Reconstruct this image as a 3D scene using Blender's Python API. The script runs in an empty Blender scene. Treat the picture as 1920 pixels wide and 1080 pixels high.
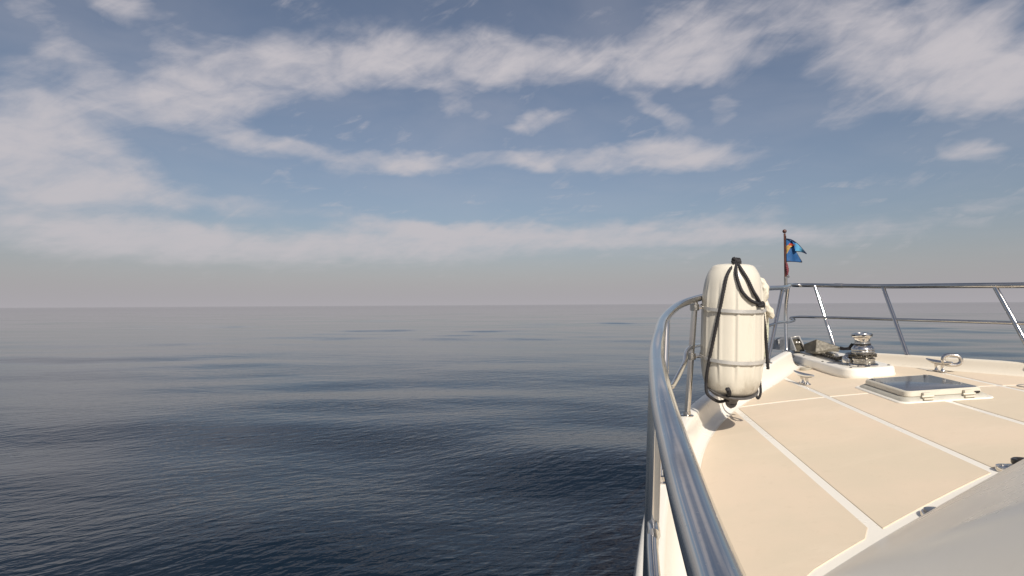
import bpy, bmesh, math, random
import numpy as np
from mathutils import Vector, Matrix
random.seed(4); rng = np.random.default_rng(7)
R = math.radians
SC = bpy.context.scene
COL = SC.collection

# ------------------------------------------------------------------ camera
HC = 2.7                                   # eye above the water
FPX, TH, XC = 1049.7, 0.1682, -2.25        # focal length (px of 1920), yaw to port of the bow, offset to port
_pit = math.atan((571.5 - 540) / FPX); _rol = math.atan(-11 / 1920.)
CF = Vector((-math.sin(TH) * math.cos(_pit), math.cos(TH) * math.cos(_pit), math.sin(_pit)))
_R0 = Vector((math.cos(TH), math.sin(TH), 0)); _U0 = _R0.cross(CF)
CR = _R0 * math.cos(_rol) + _U0 * math.sin(_rol); CU = CR.cross(CF)
CO = Vector((XC, 0, HC))
cd = bpy.data.cameras.new('camera'); cam = bpy.data.objects.new('camera', cd); COL.objects.link(cam)
cd.sensor_width = 36; cd.lens = 36 * FPX / 1920; cd.clip_start = 0.02; cd.clip_end = 200000
cam.matrix_world = Matrix(((CR.x, CU.x, -CF.x, CO.x), (CR.y, CU.y, -CF.y, CO.y), (CR.z, CU.z, -CF.z, CO.z), (0, 0, 0, 1)))
SC.camera = cam

# ------------------------------------------------------------------ light
SUN_AZ, SUN_EL = R(162), R(42)             # azimuth clockwise from the bow (+Y)
sd = bpy.data.lights.new('sun', 'SUN'); so = bpy.data.objects.new('sun', sd); COL.objects.link(so)
sd.energy = 4.2; sd.angle = R(0.6); sd.color = (1.0, 0.925, 0.83)
_s = Vector((math.sin(SUN_AZ) * math.cos(SUN_EL), math.cos(SUN_AZ) * math.cos(SUN_EL), math.sin(SUN_EL)))
so.rotation_euler = (-_s).to_track_quat('-Z', 'Y').to_euler(); so.location = (0, 0, 30)
SC.view_settings.view_transform = 'Standard'; SC.view_settings.look = 'None'
SC.view_settings.exposure = 0.28; SC.view_settings.gamma = 1.0; SC.view_settings.use_curve_mapping = False

# ------------------------------------------------------------------ node helper
class NT:
    def __init__(s, t): s.t = t; t.nodes.clear()
    def n(s, typ, ins=None, **kw):
        nd = s.t.nodes.new(typ)
        for k, v in kw.items(): setattr(nd, k, v)
        for k, v in (ins or {}).items():
            i = nd.inputs[k]
            if isinstance(v, bpy.types.NodeSocket): s.t.links.new(v, i)
            else: i.default_value = v
        return nd
    def m(s, op, a, b=0.0, c=0.0, clamp=False):
        return s.n('ShaderNodeMath', {0: a, 1: b, 2: c}, operation=op, use_clamp=clamp).outputs[0]
    def v(s, op, a, b=None, sc=None):
        ins = {0: a}
        if b is not None: ins[1] = b
        if sc is not None: ins['Scale'] = sc
        nd = s.n('ShaderNodeVectorMath', ins, operation=op)
        return nd.outputs['Value'] if op in ('LENGTH', 'DOT_PRODUCT', 'DISTANCE') else nd.outputs[0]
    def mr(s, x, a, b, c=0.0, d=1.0, smooth=True):
        return s.n('ShaderNodeMapRange', {0: x, 1: a, 2: b, 3: c, 4: d}, interpolation_type='SMOOTHSTEP' if smooth else 'LINEAR').outputs[0]
    def mix(s, f, a, b):
        nd = s.n('ShaderNodeMix', data_type='RGBA')
        for i, val in ((0, f), (6, a), (7, b)):
            if isinstance(val, bpy.types.NodeSocket): s.t.links.new(val, nd.inputs[i])
            else: nd.inputs[i].default_value = val
        return nd.outputs[2]
    def noise(s, vec, scale, detail=4, rough=.55, dist=0.0, lac=2.0):
        return s.n('ShaderNodeTexNoise', {'Vector': vec, 'Scale': scale, 'Detail': detail, 'Roughness': rough, 'Distortion': dist, 'Lacunarity': lac}).outputs[0]
    def mapping(s, vec, loc=(0, 0, 0), rot=(0, 0, 0), sc=(1, 1, 1), typ='POINT'):
        return s.n('ShaderNodeMapping', {'Vector': vec, 'Location': loc, 'Rotation': rot, 'Scale': sc}, vector_type=typ).outputs[0]

# ------------------------------------------------------------------ sky: Nishita air, sea haze and a layer of streaky cloud
W = bpy.data.worlds.new('World'); SC.world = W; W.use_nodes = True
w = NT(W.node_tree)
dirv = w.n('ShaderNodeTexCoord').outputs['Generated']
sx = w.n('ShaderNodeSeparateXYZ', {0: dirv}); dx, dy, dz = sx.outputs
sky = w.n('ShaderNodeTexSky', sky_type='NISHITA', sun_disc=False, sun_elevation=SUN_EL, sun_rotation=SUN_AZ,
          altitude=0, air_density=1.0, dust_density=2.2, ozone_density=1.6).outputs[0]
el = w.m('MULTIPLY', w.m('ARCSINE', dz), 180 / math.pi)                       # degrees above the horizon
az = w.m('MULTIPLY', w.m('ARCTAN2', dx, dy), 180 / math.pi)                   # degrees clockwise from the bow
hsv = w.n('ShaderNodeHueSaturation', {'Color': sky, 'Saturation': 0.84, 'Value': .82, 'Fac': 1.0}).outputs[0]
air = w.mix(w.mr(w.m('ABSOLUTE', el), -3.5, 9.0, 1.0, 0.0), w.v('MULTIPLY', hsv, (.99, .975, .995)), (4.66, 4.42, 4.72, 1))
# cloud layer coordinates: the flat layer seen in perspective
den = w.m('ADD', w.m('MAXIMUM', dz, 0.0), 0.10)
pl = w.n('ShaderNodeCombineXYZ', {0: w.m('DIVIDE', dx, den), 1: w.m('DIVIDE', dy, den), 2: 0.0}).outputs[0]
pl = w.mapping(pl, rot=(0, 0, TH))
n_big = w.noise(pl, 1.15, 5, .55, .35)
n_mid = w.noise(w.mapping(pl, loc=(3.1, 7.7, 0), sc=(1.0, 1.5, 1)), 2.6, 8, .60, .6)
azel = w.n('ShaderNodeCombineXYZ', {0: az, 1: el, 2: 0.0}).outputs[0]
n_fin = w.noise(w.mapping(azel, loc=(4, 9, 0), sc=(.17, .36, 1)), 1.0, 7, .54, .5)
n_wsp = w.noise(w.mapping(azel, loc=(0, 0, 0), rot=(0, 0, R(28)), sc=(5.5, 1.6, 1), typ='TEXTURE'), 1.0, 6, .6, .8)
warp = w.n('ShaderNodeTexNoise', {'Vector': w.mapping(azel, sc=(.10, .22, 1)), 'Scale': 1.0, 'Detail': 4, 'Roughness': .6}).outputs['Color']
azw = w.v('ADD', azel, w.v('MULTIPLY', w.v('SUBTRACT', warp, (.5, .5, .5)), (7.0, 3.6, 0)))
def sky_deg(u, v):                       # where in the sky a point of the photograph lies
    d = (CF * FPX + CR * (u - 960) - CU * (v - 540)).normalized()
    return math.degrees(math.atan2(d.x, d.y)), math.degrees(math.asin(d.z))
BLOBS = [  # u, v, half width, half height (px of the photograph), tilt (deg), weight
    (650, 118, 330, 62, 7, 1.0), (980, 120, 260, 52, 0, .95), (1290, 112, 220, 58, 0, 1.0), (350, 175, 230, 62, 14, .9),
    (60, 215, 220, 70, 3, 1.0), (1760, 110, 300, 85, -6, 1.05), (1880, 160, 200, 60, -12, .8), (80, 320, 330, 95, 2, .95),
    (300, 365, 330, 32, -3, .75), (430, 255, 110, 36, -18, .75), (560, 288, 120, 30, -10, .8), (760, 298, 190, 30, 0, .95), (1040, 293, 160, 26, 0, .95),
    (1270, 292, 220, 34, 0, .95), (860, 195, 90, 34, -30, .6), (1010, 225, 90, 28, 3, .75), (1230, 215, 90, 30, -35, .6), (1355, 205, 60, 34, 40, .5),
    (1560, 220, 80, 26, 12, .55), (1830, 288, 100, 32, -18, .7), (1710, 342, 60, 16, 30, .4), (200, 448, 480, 46, 0, 1.0), (700, 465, 480, 44, 0, 1.05),
    (780, 425, 230, 24, -9, .65), (1200, 440, 600, 34, -2, 1.05), (1380, 400, 160, 16, 2, .45), (1850, 385, 120, 12, -4, .4), (1240, 483, 130, 14, 0, .4),
    (80, 40, 150, 44, -25, .65), (250, 20, 130, 44, -15, .7), (1400, 20, 420, 60, -4, .45), (1640, 40, 260, 60, -20, .5), (900, 40, 420, 40, 0, .22), (150, 130, 260, 40, 4, .35)]
tot = None
kx = math.degrees(1 / FPX)
for (u, v_, a, b, t, wt) in BLOBS:
    A0, E0 = sky_deg(u, v_)
    c = math.cos(math.radians((u - 960) / 22.0)) ** 2
    q = w.mapping(azw, loc=(A0, E0, 0), rot=(0, 0, R(t)), sc=(a * kx * 1.0 * c, b * kx * 1.0, 1), typ='TEXTURE')
    f = w.mr(w.v('LENGTH', q), 1.25, 0.1, 0.0, wt)
    tot = f if tot is None else w.m('ADD', tot, w.m('MULTIPLY', f, w.m('SUBTRACT', 1.0, w.m('MULTIPLY', tot, .55))))
# the same kind of cloud goes on all round, outside the photograph
out = w.m('MULTIPLY', w.mr(n_big, .46, .66), .9)
vis = w.m('MULTIPLY', w.mr(w.m('ABSOLUTE', w.m('ADD', az, math.degrees(TH))), 62, 44), w.mr(el, 38, 29))
cov = w.m('ADD', w.m('MULTIPLY', tot, vis), w.m('MULTIPLY', out, w.m('SUBTRACT', 1.0, vis)))
det = w.m('ADD', w.m('ADD', w.m('MULTIPLY', w.m('SUBTRACT', n_mid, .5), .7), w.m('MULTIPLY', w.m('SUBTRACT', n_wsp, .5), .8)), w.m('MULTIPLY', w.m('SUBTRACT', n_fin, .5), 1.45))
dens = w.m('ADD', cov, w.m('MULTIPLY', det, w.mr(cov, 0.0, .5, .30, .85)))
alpha = w.mr(dens, .12, 1.30, 0.0, .90)
veil = w.m('MULTIPLY', w.mr(n_big, .35, .75), w.mr(el, 4, 26, .06, .20))     # thin high veil
wisp = w.m('MULTIPLY', w.mr(w.m('ADD', n_wsp, w.m('MULTIPLY', w.m('SUBTRACT', n_fin, .5), .6)), .48, .80, 0, .42), w.mr(n_mid, .44, .62))
alpha = w.m('MAXIMUM', w.m('MAXIMUM', alpha, veil), wisp)
alpha = w.m('MULTIPLY', alpha, w.mr(el, 0.5, 5.5))
ccol = w.mix(w.mr(el, 3, 24), (5.20, 4.95, 5.18, 1), (5.8, 5.45, 5.65, 1))
skyc = w.mix(alpha, air, ccol)
w.n('ShaderNodeOutputWorld', {0: w.n('ShaderNodeBackground', {0: skyc, 1: 0.085}).outputs[0]})

# ------------------------------------------------------------------ materials
def material(name): 
    m = bpy.data.materials.new(name); m.use_nodes = True
    return m, NT(m.node_tree)
def finish(t, **ins):
    b = t.n('ShaderNodeBsdfPrincipled', ins); t.n('ShaderNodeOutputMaterial', {0: b.outputs[0]}); return b
MAT = {}
def simple(name, col, rough, metal=0.0, var=.06, scale=6.0, bump=0.0, bscale=200., **kw):
    m, t = material(name)
    co = t.n('ShaderNodeTexCoord').outputs['Object']
    n = t.noise(co, scale, 6, .6)
    lo = [c * (1 - var) for c in col] + [1]; hi = [min(1, c * (1 + var)) for c in col] + [1]
    ins = {'Base Color': t.mix(t.mr(n, .3, .7), lo, hi), 'Metallic': metal,
           'Roughness': t.mr(t.noise(co, scale * 2.3, 5, .6), .3, .7, rough * .8, rough * 1.25, False)}
    if bump: ins['Normal'] = t.n('ShaderNodeBump', {'Strength': 1.0, 'Distance': bump, 'Height': t.noise(co, bscale, 3, .6)}).outputs[0]
    ins.update(kw); finish(t, **ins); MAT[name] = m
m, t = material('steel')                                      # polished tube with dried salt spots
co = t.n('ShaderNodeTexCoord').outputs['Object']
sp = t.mr(t.n('ShaderNodeTexVoronoi', {'Vector': co, 'Scale': 140.0, 'Randomness': 1.0}).outputs['Distance'], .10, .22, 1, 0)
sp = t.m('MULTIPLY', sp, t.mr(t.noise(co, 11, 5, .6), .45, .65))
sm = t.noise(co, 5, 6, .65)
finish(t, **{'Base Color': t.mix(t.mr(sm, .35, .7), (.64, .62, .59, 1), (.55, .53, .50, 1)), 'Metallic': 1.0,
             'Roughness': t.m('ADD', t.mr(sm, .3, .75, .07, .14, False), t.m('MULTIPLY', sp, .22)),
             'Normal': t.n('ShaderNodeBump', {'Strength': .07, 'Distance': .0015, 'Height': t.noise(co, 22, 3, .5)}).outputs[0]})
MAT['steel'] = m
simple('band_steel', (.60, .585, .55), .38, .55, .08, 12)
simple('worn_steel', (.46, .44, .40), .30, 1.0, .18, 14)
simple('rope_black', (.016, .015, .017), .75, 0, .3, 60, .0015, 260)
simple('rope_white', (.62, .58, .48), .8, 0, .15, 40, .002, 220)
simple('rope_green', (.42, .43, .33), .85, 0, .35, 34, .002, 220)
simple('rubber', (.085, .08, .078), .6, 0, .25, 30)
simple('black_plastic', (.02, .018, .017), .35, 0, .1, 20)
simple('lid_plastic', (.56, .52, .43), .38, 0, .05, 14)
simple('riser_grey', (.42, .40, .34), .45, 0, .08, 20)
simple('filler_grey', (.30, .27, .21), .5, 0, .1, 20)
simple('grey_plastic', (.20, .20, .20), .45, 0, .2, 30)
simple('anchor_iron', (.085, .074, .052), .5, .2, .32, 16, .0015, 60)
simple('chain_iron', (.085, .075, .06), .5, .6, .3, 40)
simple('wood', (.085, .028, .018), .4, 0, .3, 25)
simple('cord_red', (.16, .035, .045), .8, 0, .3, 60)
simple('flag_blue', (.012, .085, .24), .75, 0, .12, 12)
simple('flag_light', (.075, .27, .44), .75, 0, .10, 12)
simple('flag_gold', (.36, .22, .06), .75, 0, .25, 30)
simple('flag_red', (.42, .05, .02), .75, 0, .2, 30)
simple('flag_edge', (.008, .018, .05), .8)
def glass(name, col, rough):
    m, t = material(name)
    co = t.n('ShaderNodeTexCoord').outputs['Object']
    finish(t, **{'Base Color': (*col, 1), 'Roughness': t.mr(t.noise(co, 5, 6, .6), .3, .75, rough, rough * 1.3), 'IOR': 1.5, 'Specular IOR Level': .8})
    MAT[name] = m
glass('tinted_glass', (.085, .095, .115), .12)
def gelcoat(name, col, dirt):
    m, t = material(name)
    co = t.n('ShaderNodeTexCoord').outputs['Object']
    n1 = t.noise(co, 1.3, 6, .6); n2 = t.noise(t.mapping(co, sc=(1, 1, .25)), 14, 6, .65)
    c = t.mix(t.mr(n1, .35, .7, 0, .5), (*col, 1), (*[x * .93 for x in col], 1))
    c = t.mix(t.mr(n2, .58, .80, 0, dirt), c, (.34, .27, .17, 1))
    finish(t, **{'Base Color': c, 'Roughness': t.mr(n1, .3, .7, .24, .36), 'Coat Weight': .12, 'Coat Roughness': .15})
    MAT[name] = m
gelcoat('gelcoat', (.77, .73, .645), .07)
gelcoat('gelcoat_beige', (.70, .64, .53), .45)  # darker beige base with stronger brown mottling, for the starboard bulwark
m, t = material('nonskid')                                    # sand coloured anti-slip paint
co = t.n('ShaderNodeTexCoord').outputs['Object']
n1 = t.noise(co, 1.1, 5, .6); n2 = t.noise(co, 22, 5, .65); n3 = t.noise(co, 900, 2, .5)
c = t.mix(t.mr(n1, .35, .68), (.660, .545, .415, 1), (.600, .515, .390, 1))
c = t.mix(t.mr(n2, .56, .80, 0, .35), c, (.50, .40, .28, 1))
c = t.mix(t.mr(n3, .35, .7, 0, .16), c, (.40, .32, .23, 1))
n4 = t.noise(t.mapping(co, rot=(0, 0, R(20)), sc=(2.5, 1, 1), typ='TEXTURE'), 3.2, 7, .68, .6); n5 = t.noise(co, 60, 3, .6)
c = t.mix(t.mr(n4, .54, .72, 0, .30), c, (.70, .60, .47, 1))
c = t.mix(t.mr(n5, .68, .80, 0, .35), c, (.42, .34, .25, 1))
finish(t, **{'Base Color': c, 'Roughness': .72, 'Normal': t.n('ShaderNodeBump', {'Strength': .5, 'Distance': .0012, 'Height': n3}).outputs[0]})
MAT['nonskid'] = m
m, t = material('fender_vinyl')                               # white vinyl with dirt running down to the lower end
co = t.n('ShaderNodeTexCoord').outputs['Object']
n1 = t.noise(t.mapping(co, sc=(1, 1, .22)), 16, 7, .65); n2 = t.noise(t.mapping(co, sc=(1, 1, .06)), 42, 5, .6); n3 = t.noise(co, 7, 7, .7)
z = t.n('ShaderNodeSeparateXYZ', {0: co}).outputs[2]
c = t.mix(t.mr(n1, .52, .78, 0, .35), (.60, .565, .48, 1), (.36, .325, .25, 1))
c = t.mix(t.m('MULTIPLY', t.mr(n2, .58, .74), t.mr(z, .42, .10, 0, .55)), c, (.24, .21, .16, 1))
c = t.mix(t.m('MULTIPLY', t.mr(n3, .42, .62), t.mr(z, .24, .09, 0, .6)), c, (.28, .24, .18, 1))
finish(t, **{'Base Color': c, 'Roughness': t.mr(n1, .3, .7, .34, .5), 'Normal': t.n('ShaderNodeBump', {'Strength': .4, 'Distance': .002, 'Height': n3}).outputs[0]})
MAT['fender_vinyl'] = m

# water
m, t = material('sea_water')
pos = t.n('ShaderNodeNewGeometry').outputs['Position']
p2 = t.mapping(pos, rot=(0, 0, 0), sc=(1, 1, 0))
rad = t.v('LENGTH', t.v('SUBTRACT', p2, (-2, 0, 0)))
fade = t.m('DIVIDE', 1.0, t.m('ADD', 1.0, t.m('POWER', t.m('DIVIDE', rad, 20.0), 1.5)))
def ripple(ang, sx, sy, sc, det=3, rough=.5, dist=.3):
    return t.noise(t.mapping(p2, rot=(0, 0, ang), sc=(1 / sx, 1 / sy, 1), typ='TEXTURE'), sc, det, rough, dist)
r1 = ripple(R(44), .26, 1, 6.0, 2); r2 = ripple(R(14), .30, 1, 8.0, 2); r3 = ripple(R(66), .34, 1, 9.5, 2); r4 = ripple(R(30), .5, 1, 24, 2)
patch = t.mr(t.noise(t.mapping(p2, rot=(0, 0, R(12)), sc=(2.2, 1, 1), typ='TEXTURE'), .16, 4, .6), .32, .68, .35, 1.15)
h = t.m('ADD', t.m('ADD', t.m('MULTIPLY', r1, .55), t.m('MULTIPLY', r2, .38)), t.m('ADD', t.m('MULTIPLY', r3, .26), t.m('MULTIPLY', r4, .07)))
fade2 = t.m('DIVIDE', 1.0, t.m('ADD', 1.0, t.m('POWER', t.m('DIVIDE', rad, 75.0), 1.6)))
r5 = ripple(R(24), .28, 1, 1.7, 3); r6 = ripple(R(-8), .24, 1, .62, 3)
mid_h = t.m('MULTIPLY', t.m('ADD', t.m('MULTIPLY', r5, .34), t.m('MULTIPLY', r6, .65)), fade2)
h = t.m('ADD', t.m('MULTIPLY', t.m('MULTIPLY', h, patch), fade), mid_h)
bump = t.n('ShaderNodeBump', {'Strength': 1.0, 'Distance': .047, 'Height': h}).outputs[0]
finish(t, **{'Base Color': (.0016, .0075, .0150, 1), 'Roughness': t.mr(rad, 5, 160, .03, .06, False), 'IOR': 1.333, 'Normal': bump})
MAT['sea_water'] = m

# ------------------------------------------------------------------ mesh helpers
def link(name, me, mat, parent=None, smooth=True, **props):
    o = bpy.data.objects.new(name, me); COL.objects.link(o)
    if mat: me.materials.append(MAT[mat])
    if smooth and len(me.polygons): me.polygons.foreach_set('use_smooth', [True] * len(me.polygons))
    if parent: o.parent = parent
    for k, v in props.items(): o[k] = v
    return o
def mesh(name, verts, faces):
    me = bpy.data.meshes.new(name); me.from_pydata([tuple(v) for v in verts], [], faces); me.update()
    return me
def recalc(me):
    bm = bmesh.new(); bm.from_mesh(me); bmesh.ops.recalc_face_normals(bm, faces=bm.faces); bm.to_mesh(me); bm.free(); return me
def sharp(me, deg=35):
    bm = bmesh.new(); bm.from_mesh(me)
    for e in bm.edges:
        if len(e.link_faces) == 2 and e.calc_face_angle(0) > R(deg): e.smooth = False
    bm.to_mesh(me); bm.free(); return me
def empty(name, loc=(0, 0, 0), parent=None, **props):
    o = bpy.data.objects.new(name, None); COL.objects.link(o); o.location = loc; o.empty_display_size = .1
    if parent: o.parent = parent
    for k, v in props.items(): o[k] = v
    return o
def cr(pts, n=8, closed=False):
    """Catmull-Rom through pts"""
    P = [np.array(p, float) for p in pts]; out = []
    L = len(P)
    for i in range(L if closed else L - 1):
        p1, p2 = P[i], P[(i + 1) % L]
        p0 = P[i - 1] if (i > 0 or closed) else 2 * p1 - p2
        p3 = P[(i + 2) % L] if (i + 2 < L or closed) else 2 * p2 - p1
        for k in range(n):
            s = k / n
            out.append(.5 * (2 * p1 + (p2 - p0) * s + (2 * p0 - 5 * p1 + 4 * p2 - p3) * s * s + (3 * p1 - p0 - 3 * p2 + p3) * s ** 3))
    if not closed: out.append(P[-1])
    return out
class MB:
    def __init__(s): s.V = []; s.F = []
    def add(s, V, F):
        o = len(s.V); s.V += [tuple(v) for v in V]; s.F += [tuple(i + o for i in f) for f in F]; return s
    def tube(s, pts, r, seg=14, closed=False, caps=True, twist=0.0, lobes=0, lobe=0.0):
        P = [Vector(p) for p in pts]; n = len(P)
        rr = r if hasattr(r, '__len__') else [r] * n
        up = None; V = []
        for i in range(n):
            a = P[i - 1] if (i > 0 or closed) else P[i]; b = P[(i + 1) % n] if (i < n - 1 or closed) else P[i]
            T = (b - a).normalized()
            if up is None:
                up = Vector((0, 0, 1)) if abs(T.z) < .9 else Vector((1, 0, 0))
            N = (up - T * up.dot(T)).normalized(); up = N; B = T.cross(N)
            for k in range(seg):
                g = 2 * math.pi * k / seg
                q = rr[i] * (1 + (lobe * math.cos(lobes * (g + twist * i)) if lobes else 0))
                V.append(P[i] + N * math.cos(g) * q + B * math.sin(g) * q)
        F = []
        for i in range(n if closed else n - 1):
            j = (i + 1) % n
            for k in range(seg):
                l = (k + 1) % seg
                F.append((i * seg + k, i * seg + l, j * seg + l, j * seg + k))
        if caps and not closed: F += [tuple(range(seg))[::-1], tuple((n - 1) * seg + k for k in range(seg))]
        return s.add(V, F)
    def lathe(s, prof, seg=40, mat=Matrix.Identity(4), mod=None, capb=True, capt=True):
        V = []; F = []; n = len(prof)
        for i, (r, z) in enumerate(prof):
            for k in range(seg):
                g = 2 * math.pi * k / seg; q = r * (mod(g, z) if mod else 1)
                V.append(mat @ Vector((q * math.cos(g), q * math.sin(g), z)))
        for i in range(n - 1):
            for k in range(seg):
                l = (k + 1) % seg; F.append((i * seg + k, i * seg + l, (i + 1) * seg + l, (i + 1) * seg + k))
        if capb: F.append(tuple(range(seg))[::-1])
        if capt: F.append(tuple((n - 1) * seg + k for k in range(seg)))
        return s.add(V, F)
    def loft(s, loops, closed=True, capb=True, capt=True):
        n = len(loops[0]); V = [p for L in loops for p in L]; F = []
        for i in range(len(loops) - 1):
            for k in range(n if closed else n - 1):
                l = (k + 1) % n; F.append((i * n + k, i * n + l, (i + 1) * n + l, (i + 1) * n + k))
        if capb: F.append(tuple(range(n))[::-1])
        if capt: F.append(tuple((len(loops) - 1) * n + k for k in range(n)))
        return s.add(V, F)
    def box(s, c, d, mat=Matrix.Identity(4), bev=0.0):
        bm = bmesh.new(); bmesh.ops.create_cube(bm, size=1)
        for v in bm.verts: v.co = Vector((v.co.x * d[0], v.co.y * d[1], v.co.z * d[2]))
        if bev: bmesh.ops.bevel(bm, geom=bm.edges[:], offset=bev, segments=2, affect='EDGES', profile=.6)
        bm.verts.index_update()
        s.add([mat @ (v.co + Vector(c)) for v in bm.verts], [[v.index for v in f.verts] for f in bm.faces]); bm.free(); return s
    def build(s, name, mat, parent=None, smooth=True, ang=35, fix=True, **props):
        me = mesh(name, s.V, s.F)
        if fix: recalc(me)
        if smooth: sharp(me, ang)
        return link(name, me, mat, parent, smooth, **props)
def rrect(x0, x1, y0, y1, r, n=6):
    out = []
    for cx, cy, a in ((x1 - r, y1 - r, 0), (x0 + r, y1 - r, 90), (x0 + r, y0 + r, 180), (x1 - r, y0 + r, 270)):
        for k in range(n + 1):
            g = R(a + 90 * k / n); out.append((cx + r * math.cos(g), cy + r * math.sin(g)))
    return out
def ray(u, v): return CF + CR * ((u - 960) / FPX) - CU * ((v - 540) / FPX)
def at_depth(u, v, d): return CO + ray(u, v) * d
def at_y(u, v, y): r = ray(u, v); return CO + r * ((y - CO.y) / r.y)
def at_x(u, v, x): r = ray(u, v); return CO + r * ((x - CO.x) / r.x)

# ------------------------------------------------------------------ the sea
def build_sea():
    na, nr = 720, 620
    a = np.linspace(0, 2 * np.pi, na, endpoint=False)
    r = np.concatenate([np.geomspace(.6, 420, 560), np.geomspace(440, 90000, nr - 560)])
    A, Rr = np.meshgrid(a, r); X = XC + Rr * np.sin(A); Y = Rr * np.cos(A); Z = np.zeros_like(X)
    g = np.random.default_rng(21)
    for k in range(26):
        lam = 2.6 * (9.5 ** (k / 25.)); th = -TH + g.normal(0, .42) + (.25 if k % 3 == 0 else 0)
        slope = .0165 if 3.2 < lam < 8 else .0055
        amp = slope * lam / (2 * np.pi); ph = g.uniform(0, 6.28); kk = 2 * np.pi / lam
        fd = 1 / (1 + (Rr / (16 * lam)) ** 2.2)
        Z += amp * fd * np.sin(kk * (X * np.sin(th) + Y * np.cos(th)) + ph)
    grp = .62 + .75 * np.sin(X * .11 + Y * .05 + 1.2) * np.sin(Y * .13 - X * .03 + .4)
    Z *= np.clip(grp, .18, 1.5)
    V = np.stack([X, Y, Z], -1).reshape(-1, 3)
    V = np.vstack([V, [[XC, 0, 0]]]).astype(np.float32)
    i, k = np.meshgrid(np.arange(nr - 1), np.arange(na), indexing='ij'); l = (k + 1) % na
    Q = np.stack([i * na + k, (i + 1) * na + k, (i + 1) * na + l, i * na + l], -1).reshape(-1, 4)
    T = np.stack([np.full(na, nr * na), np.arange(na), (np.arange(na) + 1) % na], -1)
    me = bpy.data.meshes.new('sea'); me.vertices.add(len(V)); me.vertices.foreach_set('co', V.ravel())
    loops = np.concatenate([Q.ravel(), T.ravel()]).astype(np.int32)
    starts = np.concatenate([np.arange(len(Q)) * 4, len(Q) * 4 + np.arange(na) * 3]).astype(np.int32)
    me.loops.add(len(loops)); me.loops.foreach_set('vertex_index', loops)
    me.polygons.add(len(starts)); me.polygons.foreach_set('loop_start', starts)
    me.update(calc_edges=True); me.validate()
    if me.polygons[0].normal.z < 0: me.flip_normals()
    o = link('sea', me, 'sea_water', smooth=True, kind='structure', label='calm dark blue sea with low swell and fine ripples')
build_sea()

# ------------------------------------------------------------------ yacht: shape functions (x to starboard, y to the bow)
HEEL, CAMB, SHEER, Z0 = .0921, -.0289, .0093, -.7033 + HC
def dk(x, y): return Z0 + SHEER * y + CAMB * x * x + HEEL * x
_hbp = cr([(-5, 2.02), (-2, 2.06), (0, 2.08), (1, 2.06), (1.7, 2.01), (2.5, 1.91), (3.3, 1.755), (3.8, 1.625), (4.3, 1.43), (4.75, 1.19), (5.2, .905), (5.6, .66), (6.0, .44), (6.35, .25), (6.8, .02)], 8)
_hy = np.array([p[0] for p in _hbp]); _hx = np.array([p[1] for p in _hbp])
def hb(y): return float(np.interp(y, _hy, _hx))
# the low trunk in front of the wheelhouse
def trunk_front(x):
    x = abs(x); return 2.28 + .70 * (1.26 - max(x, .55)) + .16 * (.55 - min(x, .55))
def trunk_h(x, y):
    x = abs(x); a = .45 * (1.57 - x) + .50 * (2.03 - y); b = .80 * (trunk_front(x) - y); c = .78 + .02 * (1 - x * x); d = 1.25 * (1.66 - x)
    k = .10
    def smin(p, q): hh = max(k - abs(p - q), 0) / k; return min(p, q) - hh * hh * k / 4
    return smin(smin(smin(a, b), c), d)

yacht = empty('motor_yacht', (0, 0, 0), label='white motor yacht with sand coloured foredeck and polished steel rails', category='yacht')

# hull skin
ys = np.concatenate([np.linspace(-5, 3, 24), np.linspace(3.1, 6.35, 40)])
CAPW = .176
def edge(y, side, off, h):
    """point off metres outboard of the deck's foot line"""
    e = .02; t = Vector((hb(y + e) - hb(y - e), 2 * e)).normalized(); n = Vector((t.y, -t.x))
    x = hb(y) + n.x * off; yy = y + n.y * off
    return Vector((side * x, yy, dk(side * hb(y), y) + h))
BWH = {-1: .15, 1: .105}
def hull_half(side):
    H = BWH[side]; rows = []
    for y in ys:
        top = edge(y, side, CAPW - .004, H - .03); row = [top]
        bowf = max(0, (y - 1) / 5.4)
        for s in (.05, .2, .4, .6, .8, 1.0, 1.15):
            z = top.z * (1 - s); k = (1 - .16 * s - .62 * bowf * s ** .8 * min(1, s * 1.4))
            row.append(Vector((top.x * max(k, .02), top.y - .9 * s * bowf ** 2, z - .02)))
        rows.append(row)
    return rows
mb = MB()
for side in (-1, 1): mb.loft(hull_half(side), closed=False, capb=False, capt=False)
mb.build('hull', 'gelcoat', yacht, ang=60, fix=False)
mb = MB()
for side in (-1, 1):
    mb.tube([edge(y, side, CAPW + .004, BWH[side] - .16) for y in ys], .022, 10)
mb.build('rubbing_strake', 'grey_plastic', yacht)

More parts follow.
